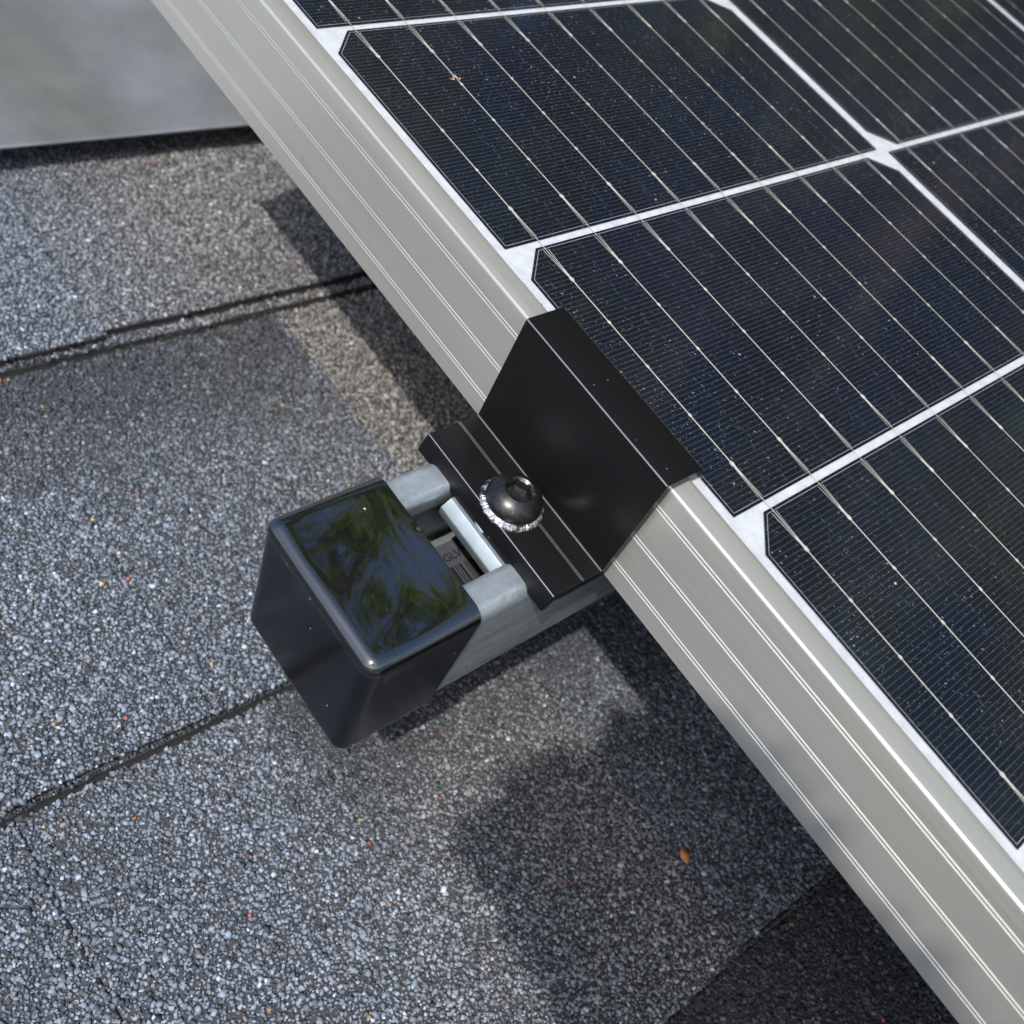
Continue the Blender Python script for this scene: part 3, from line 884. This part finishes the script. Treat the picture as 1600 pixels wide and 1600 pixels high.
# =====================================================================
# END CAP
# =====================================================================
cap = root('protective_cap', (131.5, -50, -76)); tag(cap, 'glossy black plastic cap pushed over the end of the steel strut', 'end cap')
def cap_mesh():
    """rounded open box: points of a gridded cube pulled onto a rounded box, then softened"""
    hx, hz = 21.3, 23.4; cx, cz = 131.5, -56.0; yo, ye = -35.8, -66.0
    hy = (yo - ye) / 2 + 8; cy = ye + hy; R = 3.6; n = 44
    def axis(h):
        a = np.linspace(-1, 1, n + 1); core = np.linspace(-h + R, h - R, n - 15)
        ed = [h - R * (1 - math.sin(t)) for t in np.linspace(0, math.pi / 2, 9)[1:]]
        return np.array([-e for e in ed[::-1]] + list(core) + ed)
    gx, gy, gz = axis(hx), axis(hy), axis(hz)
    V = []; F = []; key = {}
    def vid(p):
        k = tuple(np.round(p, 4))
        if k not in key: key[k] = len(V); V.append(p)
        return key[k]
    def face(us, vs, fn, flip):
        for a in range(len(us) - 1):
            for b in range(len(vs) - 1):
                q = [vid(fn(us[a], vs[b])), vid(fn(us[a + 1], vs[b])), vid(fn(us[a + 1], vs[b + 1])), vid(fn(us[a], vs[b + 1]))]
                F.append(q[::-1] if flip else q)
    face(gx, gy, lambda u, v: (u, v, hz), False); face(gx, gy, lambda u, v: (u, v, -hz), True)
    face(gy, gz, lambda u, v: (hx, u, v), False); face(gy, gz, lambda u, v: (-hx, u, v), True)
    face(gx, gz, lambda u, v: (u, -hy, v), False)
    P = np.array(V)
    inner = np.clip(P, [-hx + R, -hy + R, -hz + R], [hx - R, 1e3, hz - R])
    inner[:, 1] = np.clip(P[:, 1], -hy + R, 1e3)
    d = P - inner; L = np.linalg.norm(d, axis=1); Q = P.copy()
    m = L > 1e-6; Q[m] = inner[m] + d[m] / L[m][:, None] * R
    yw = Q[:, 1] + cy
    keep_y = yo + 0.35 * np.sin(Q[:, 0] * .35) * 0.4
    over = yw > keep_y
    t = np.clip((yo - yw) / (yo - ye), 0, 1)
    u = Q[:, 0] / hx; wz = Q[:, 2] / hz
    sm = lambda a: a * a * (3 - 2 * a)
    topw = sm(np.clip((wz - .55) / .45, 0, 1))
    tt = np.clip(t, 0, 1)
    sag = 1.15 * (1 - np.abs(u) ** 3) * np.sin(np.pi * np.clip(tt * 1.02, 0, 1)) ** 1.1 * (1 + .30 * np.sin(Q[:, 0] * .21 + 1 + yw * .16))
    Q[:, 2] -= sag * topw
    side = sm(np.clip((np.abs(u) - .6) / .4, 0, 1))
    Q[:, 0] -= np.sign(u) * 0.35 * side * (1 - wz ** 2) * tt
    Q[:, 1] += sm(tt) * 3.6 * (1 - wz) / 2 * 1.0
    Q[:, 1] = np.where(over, Q[:, 1], Q[:, 1])
    Vw = Q + np.array([cx, cy, cz])
    keep = ~over
    remap = -np.ones(len(Vw), int); 
    # faces wholly past the mouth go; the mouth row is pulled back to a clean line
    FF = [f for f in F if not all(over[k] for k in f)]
    for k in range(len(Vw)):
        if over[k]: Vw[k, 1] = yo
    used = sorted({k for f in FF for k in f}); mp = {k: i for i, k in enumerate(used)}
    V2 = [tuple(Vw[k]) for k in used]; F2 = [[mp[k] for k in f] for f in FF]
    # inner lip: turn the open rim inwards so the wall has thickness
    from collections import Counter
    cnt = Counter(); 
    for f in F2:
        for a in range(len(f)): cnt[frozenset((f[a], f[(a + 1) % len(f)]))] += 1
    rim = [(f[a], f[(a + 1) % len(f)]) for f in F2 for a in range(len(f)) if cnt[frozenset((f[a], f[(a + 1) % len(f)]))] == 1]
    lay = {}
    rv = sorted({k for e in rim for k in e})
    for k in rv:
        x, y, z = V2[k]; dx, dz = x - cx, z - cz
        for li, (ins, dy) in enumerate(((0.25, .3), (1.2, .35), (1.2, -4))):
            sx = math.copysign(max(0, abs(dx) - ins), dx); sz = math.copysign(max(0, abs(dz) - ins), dz)
            lay[(k, li)] = len(V2); V2.append((cx + sx, y + dy, cz + sz))
    for a, b in rim:
        F2.append([b, a, lay[(a, 0)], lay[(b, 0)]])
        for li in (0, 1): F2.append([lay[(b, li)], lay[(a, li)], lay[(a, li + 1)], lay[(b, li + 1)]])
    return V2, F2
v_, f_ = cap_mesh()
obj('cap_shell', v_, f_, VINYL, cap, smooth=True, autosmooth=70)

# =====================================================================
# END CLAMP
# =====================================================================
clamp = root('end_clamp', (131.7, -10, -35)); tag(clamp, 'matte black panel end clamp bolted down on the strut and hooked over the frame', 'clamp')
def clamp_profile():
    # (y,z) closed, counter-clockwise seen from +x
    P = [(-3.3, 3.0), (-3.3, -29.9), (-3.25, -30.9), (-3.6, -31.0)]
    # foot top with a double ridge
    rad = [.22, 0, 0, 0]
    def add(p, r=0): P.append(p); rad.append(r)
    add((-8.9, -31.0)); add((-9.05, -31.2)); add((-9.15, -30.85)); add((-9.35, -30.85)); add((-9.5, -31.2)); add((-9.65, -30.85)); add((-9.85, -30.85)); add((-9.95, -31.2)); add((-10.1, -31.0))
    add((-18.9, -31.0), .22)
    add((-20.4, -36.6), .3); add((-18.6, -36.6), .3)
    add((-17.6, -33.6), .3); add((-15.5, -34.6), .3)
    add((-0.35, -34.6), .3); add((-0.35, 0.25), .2); add((7.6, 0.25), .0); add((9.7, -0.7), .15); add((9.9, 0.2), .15); add((8.5, 3.0), .2)
    return round_poly(P, rad, 3)
v_, f_ = extrude(clamp_profile(), 106.7, 156.7, 'x', 1)
f_ = [g[::-1] for g in f_]
cp = clamp_profile(); npf = len(cp)
def is_glint(j):
    a = np.array(cp[j]); b = np.array(cp[(j + 1) % npf]); m = (a + b) / 2; L_ = np.linalg.norm(a - b)
    if L_ > 0.62: return 0
    for q in ((-3.3, 3.0), (-3.45, -31.0), (-18.9, -31.0), (8.5, 3.0)):
        if abs(m[0] - q[0]) < .3 and abs(m[1] - q[1]) < .3: return 1
    return 1 if (-10.2 < m[0] < -8.8 and m[1] > -30.9 and m[1] < -30) else 0
o = obj('bracket', v_, f_, BLK, clamp, mats=[BLK, GLINT], fmat=[is_glint(j) for j in range(npf)] + [0, 0])
bm = bmesh.new(); bm.from_mesh(o.data); bmesh.ops.recalc_face_normals(bm, faces=bm.faces)
# fine bevel on the two saw-cut ends
ed = [e for e in bm.edges if len(e.link_faces) == 2 and e.calc_face_angle(0) > 1.2 and abs(abs((e.verts[0].co.x + e.verts[1].co.x) / 2) - 0.025) < 0.0003]
bmesh.ops.bevel(bm, geom=ed, offset=0.00018, segments=2, affect='EDGES', clamp_overlap=True)
bm.to_mesh(o.data); bm.free()
o.data.polygons.foreach_set('use_smooth', np.ones(len(o.data.polygons), bool)); o.data.set_sharp_from_angle(angle=math.radians(40))

BX, BY = 132.0, -12.2
# lock washer, ragged and bright
wv = []; wf = []
seg = 120; ring_n = 6
rw = np.random.default_rng(3)
tooth = [7.8 + (0.22 if (i // 3) % 2 else 0) + rw.uniform(-.04, .04) for i in range(seg)]
for i in range(seg):
    a = 2 * math.pi * i / seg; ro1 = tooth[i]; tz = rw.uniform(-.08, .1)
    for r_, z_ in ((4.2, 0), (ro1, 0), (ro1 + .05, .45 + tz), (ro1 - .35, 1.0 + tz), (6.6 + rw.uniform(-.1, .1), 1.35), (4.2, 1.3)):
        wv.append((BX + r_ * math.cos(a), BY + r_ * math.sin(a), -31.0 + z_))
for i in range(seg):
    k = (i + 1) % seg
    for j in range(ring_n):
        m_ = (j + 1) % ring_n; wf.append([i * ring_n + j, k * ring_n + j, k * ring_n + m_, i * ring_n + m_])
obj('lock_washer', wv, wf, STEEL, clamp)
# button head bolt with hexagonal socket
def bolt_mesh():
    z0 = -29.75; prof = [(6.55, 0.0), (6.95, 0.15), (7.05, 0.6)]
    for k in range(1, 15):
        a = k / 14 * math.radians(60)
        prof.append((7.05 * math.cos(a) ** .92, 0.6 + 4.7 * math.sin(a)))
    n = len(prof); seg = 72; V = []; F = []
    for i in range(seg):
        a = 2 * math.pi * i / seg
        for r, z in prof: V.append((BX + r * math.cos(a), BY + r * math.sin(a), z0 + z))
    for i in range(seg):
        k = (i + 1) % seg
        for j in range(n - 1): F.append([i * n + j, k * n + j, k * n + j + 1, i * n + j + 1])
    # socket rings: rim chamfer -> hexagon -> walls -> floor
    ztop = z0 + prof[-1][1]
    def hexr(a, ap): 
        b = (a + math.pi / 6) % (math.pi / 3) - math.pi / 6
        return ap / math.cos(b)
    prev = [i * n + n - 1 for i in range(seg)]
    for rr, z in ((lambda a: 3.8, ztop - .05), (lambda a: 3.45, ztop - .3), (lambda a: min(3.4, hexr(a, 2.95)), ztop - .6), (lambda a: min(3.35, hexr(a, 2.9)), ztop - 2.8), (lambda a: .05, ztop - 3.3)):
        cur = []
        for i in range(seg):
            a = 2 * math.pi * i / seg; cur.append(len(V)); r = rr(a)
            V.append((BX + r * math.cos(a + .35), BY + r * math.sin(a + .35), z)) if False else V.append((BX + r * math.cos(a), BY + r * math.sin(a), z))
        for i in range(seg):
            k = (i + 1) % seg; F.append([prev[i], prev[k], cur[k], cur[i]])
        prev = cur
    F.append(prev)
    return V, F
v_, f_ = bolt_mesh()
o = obj('bolt', v_, f_, BOLT, clamp, smooth=True, autosmooth=38)
# channel nut inside the strut
v_, f_ = extrude(round_poly([(-23.2, -41.5), (1.5, -41.5), (1.5, -39.2), (-1.5, -36.3), (-21.2, -36.3), (-23.6, -38.6)], [.6, .6, .8, .5, .4, .6], 3), 122.15, 144.85, 'x', 1)
v2, f2 = lathe([(8.2, -0.2), (8.2, 0.45), (7.8, 0.7), (4.4, 0.7)], BX, BY, 48, -36.3)
v_, f_ = merge([(v_, f_), (v2, f2)])
obj('channel_nut', v_, f_, mat_plain('zinc_plated', (0.27, 0.32, 0.34), 0.42, 0.7), clamp, smooth=True, autosmooth=35)

# ---------------- small debris ----------------
lv = []; lf = []
lc = (221.5, 44.5)
zl = float(base_z(2, 221.5, 44.5)) + TH + 1.1
out = [(-2.6, 0.2), (-1.5, 1.4), (0.2, 1.7), (1.8, 1.1), (3.0, -0.1), (1.6, -1.0), (0.1, -1.5), (-1.7, -1.0)]
lv = [(lc[0], lc[1], zl + .5)] + [(lc[0] + a * .9 + b * .3, lc[1] + b * 1.0 - a * .35, zl + .25 * math.sin(a * 1.3 + b)) for a, b in out]
lv += [(x, y, z - .15) for x, y, z in lv]
m_ = len(out)
for j in range(m_):
    k = (j + 1) % m_; lf += [[0, 1 + j, 1 + k], [m_ + 1, m_ + 2 + k, m_ + 2 + j], [1 + j, m_ + 2 + j, m_ + 2 + k, 1 + k]]
o = obj('dry_leaf', lv, lf, LEAFM, smooth=True); tag(o, 'tiny orange brown dry leaf on the shaded shingles right of the strut', 'leaf')

def tube(path, radii, seg=8):
    V = []; F = []
    P = [Vector(p) for p in path]
    for i, p in enumerate(P):
        d = (P[min(i + 1, len(P) - 1)] - P[max(i - 1, 0)]).normalized()
        a = d.orthogonal().normalized() if i == 0 else (aa - d * aa.dot(d)).normalized()
        aa = a; b = d.cross(a)
        for k in range(seg):
            t = 2 * math.pi * k / seg; q = p + (a * math.cos(t) + b * math.sin(t)) * radii[i]; V.append(tuple(q))
    for i in range(len(P) - 1):
        for k in range(seg):
            m = (k + 1) % seg; F.append([i * seg + k, i * seg + m, (i + 1) * seg + m, (i + 1) * seg + k])
    F.append(list(range(seg))[::-1]); F.append([(len(P) - 1) * seg + k for k in range(seg)])
    return V, F
fb = [(24.0 + 0.9 * math.sin(t * 2.2), 37.5 + t * .75, -1.15 + .1 * math.sin(t * 3)) for t in np.linspace(0, 4.2, 14)]
v_, f_ = tube(fb, [0.10] * 14, 6)
o = obj('plant_fibre', v_, f_, FIBRE, smooth=True); tag(o, 'tiny curled tan fibre lying on the panel glass', 'fibre')

# =====================================================================
# TREES around the house (seen mirrored in the cap, the clamp and the glass)
# =====================================================================
def leaf_cloud(centers, radii, counts, leaf, seed, name, matl, parent):
    r = np.random.default_rng(seed); P = []; 
    for c, rad, n in zip(centers, radii, counts):
        d = r.normal(size=(n, 3)); d /= np.linalg.norm(d, axis=1)[:, None]
        q = d * (r.random(n)[:, None] ** .45) * np.array(rad) * (1 + .18 * np.sin(d[:, :1] * 7 + d[:, 1:2] * 5))
        P.append(np.array(c) + q)
    P = np.concatenate(P); n = len(P)
    a = r.normal(size=(n, 3)); a /= np.linalg.norm(a, axis=1)[:, None]
    b = np.cross(a, r.normal(size=(n, 3))); b /= np.linalg.norm(b, axis=1)[:, None]
    sz = leaf * r.uniform(.6, 1.35, n)[:, None]
    q = np.stack([P - a * sz, P + b * sz * .45, P + a * sz, P - b * sz * .45], 1).reshape(-1, 3)
    me = bpy.data.meshes.new(name)
    org = np.array(parent['_worg'][:])
    me.vertices.add(4 * n); me.vertices.foreach_set('co', (q - org).astype(np.float32).ravel())
    me.loops.add(4 * n); me.loops.foreach_set('vertex_index', np.arange(4 * n, dtype=np.int32))
    me.polygons.add(n); me.polygons.foreach_set('loop_start', np.arange(n, dtype=np.int32) * 4); me.polygons.foreach_set('loop_total', np.full(n, 4, np.int32))
    me.update(calc_edges=True)
    at = me.color_attributes.new('lcol', 'FLOAT_COLOR', 'POINT')
    c = np.repeat(r.random(n), 4); at.data.foreach_set('color', np.stack([c, c, c, np.ones_like(c)], 1).astype(np.float32).ravel())
    me.materials.append(matl)
    o = bpy.data.objects.new(name, me); sc.collection.objects.link(o); o.parent = parent
    return o

def tree(base, height, spread, label, matl, seed, leaf=0.11, dens=1.0, lean=(0, 0), clumps=13):
    r = random.Random(seed)
    e = bpy.data.objects.new('tree', None); sc.collection.objects.link(e); e.location = base; e['_worg'] = [float(c) for c in base]
    tag(e, label, 'tree', 'trees around the house')
    bx, by, bz = base
    tp = [(bx + lean[0] * t + .15 * math.sin(t * 5), by + lean[1] * t + .12 * math.cos(t * 4), bz + height * .85 * t) for t in np.linspace(0, 1, 8)]
    parts = [tube(tp, [0.26 * (1 - .8 * t) + .02 for t in np.linspace(0, 1, 8)], 10)]
    cents = []; rads = []; cnt = []
    for i in range(clumps):
        t = 0.38 + 0.6 * i / clumps
        a = i * 2.4 + r.random(); rr = spread * (1.15 - abs(t - .55) * 1.25) * r.uniform(.45, 1)
        p0 = Vector(tp[int(t * 7)]); c = Vector((bx + lean[0] * t + rr * math.cos(a), by + lean[1] * t + rr * math.sin(a), bz + height * (t + .1)))
        mid = p0.lerp(c, .5) + Vector((0, 0, -.15))
        parts.append(tube([p0, mid, c], [.09, .06, .02], 7))
        cents.append(tuple(c)); R_ = spread * r.uniform(.36, .52); rads.append((R_, R_, R_ * .75)); cnt.append(int(900 * dens))
    v_, f_ = merge(parts)
    V = np.array(v_) - np.array(base)
    me = bpy.data.meshes.new('trunk'); me.from_pydata(V.tolist(), [], f_); me.materials.append(BARK)
    o = bpy.data.objects.new('trunk', me); sc.collection.objects.link(o); o.parent = e
    leaf_cloud(cents, rads, cnt, leaf, seed, 'crown', matl, e)
G = -4.2
tree((-0.5, 4.9, G), 13.6, 2.1, 'tall bright green tree standing closest behind the panel', LEAF_A, 1, dens=.55, clumps=13)
tree((-3.6, 6.4, G), 12.5, 2.5, 'olive tree standing uphill behind the panel', LEAF_B, 2, dens=1.1)
tree((1.8, 8.6, G), 12.5, 2.8, 'wide olive green tree behind the panel', LEAF_B, 3, dens=1.2)
tree((5.0, 8.5, G), 11.5, 2.8, 'mid green tree downhill behind the panel', LEAF_A, 4)
tree((-5.2, 3.4, G), 12.0, 2.2, 'green tree standing uphill of the flashing', LEAF_A, 5)
tree((-2.6, 12.5, G), 14.0, 3.6, 'tallest tree, in the second row behind the panel', LEAF_A, 6, dens=1.3)
tree((-8.5, 9.5, G), 13.0, 3.2, 'broad tree at the back beyond the roof corner', LEAF_B, 7, dens=1.2)
tree((-1.6, 8.2, G), 11.8, 2.4, 'sunlit tree in the middle of the row behind the panel', LEAF_A, 8, dens=1.2)
tree((-2.9, 6.0, G), 11.6, 1.9, 'narrow olive tree between the two nearest trees', LEAF_B, 9, dens=1.1)

# unseen tree added on the sunny side, its leaves shaped to shade the shingles
def added_shade_tree():
    base = (1.6, -4.2, G)
    e = bpy.data.objects.new('tree', None); sc.collection.objects.link(e); e.location = base; e['_worg'] = [float(c) for c in base]
    tag(e, 'unseen slender tree added on the sunny side, its leaves shaped to shade the roof', 'tree', 'trees around the house')
    # leaf positions: along the sun direction from the roof region to be shaded
    r = np.random.default_rng(12)
    n = 4800
    h = 620 + r.uniform(0, 110, n)
    x = 178 + r.uniform(0, 420, n); y = -14 + r.uniform(1, 80, n)
    sl_ = np.array(SUN_K)
    P = np.stack([x, y, np.full(n, D)], 1) + sl_[None] * h[:, None]
    Pw = (np.array(R3) @ P.T).T * S
    a = r.normal(size=(n, 3)); a[:, 2] *= .35; a /= np.linalg.norm(a, axis=1)[:, None]
    b = np.cross(a, np.array([0, 0, 1.0]) + r.normal(size=(n, 3)) * .35); b /= np.linalg.norm(b, axis=1)[:, None]
    s_ = (r.uniform(.010, .016, n))[:, None]
    # keep the leaf tips from poking over the two free edges
    q = np.stack([Pw - a * s_, Pw + b * s_ * .5, Pw + a * s_, Pw - b * s_ * .5], 1).reshape(-1, 3)
    me = bpy.data.meshes.new('crown')
    me.vertices.add(4 * n); me.vertices.foreach_set('co', (q - np.array(base)).astype(np.float32).ravel())
    me.loops.add(4 * n); me.loops.foreach_set('vertex_index', np.arange(4 * n, dtype=np.int32))
    me.polygons.add(n); me.polygons.foreach_set('loop_start', np.arange(n, dtype=np.int32) * 4); me.polygons.foreach_set('loop_total', np.full(n, 4, np.int32))
    me.update(calc_edges=True)
    at = me.color_attributes.new('lcol', 'FLOAT_COLOR', 'POINT')
    c = np.repeat(r.random(n), 4); at.data.foreach_set('color', np.stack([c, c, c, np.ones_like(c)], 1).astype(np.float32).ravel())
    me.materials.append(LEAF_A)
    o = bpy.data.objects.new('crown', me); sc.collection.objects.link(o); o.parent = e
    mid = Vector(Pw.mean(0))
    top = Vector((1.6, -4.0, mid.z + 1.0))
    parts = [tube([base, (1.65, -4.1, -2), top, (1.7, -3.9, mid.z + 2.4)], [.16, .13, .09, .03], 10),
             tube([top, top.lerp(mid, .5) + Vector((0, 0, .12)), mid, mid + Vector((-.15, .25, .0))], [.06, .04, .018, .006], 8)]
    for k in range(10):
        t = .55 + .45 * k / 10; p = top.lerp(mid, t); g = Vector(Pw[r.integers(0, n)])
        parts.append(tube([p, p.lerp(g, .5) + Vector((0, 0, .03)), g], [.012, .008, .003], 5))
    v_, f_ = merge(parts)
    me = bpy.data.meshes.new('trunk'); me.from_pydata((np.array(v_) - np.array(base)).tolist(), [], f_); me.materials.append(BARK)
    o = bpy.data.objects.new('trunk', me); sc.collection.objects.link(o); o.parent = e
added_shade_tree()

for o in sc.objects:
    for key in ('_org', '_worg'):
        if key in o: del o[key]
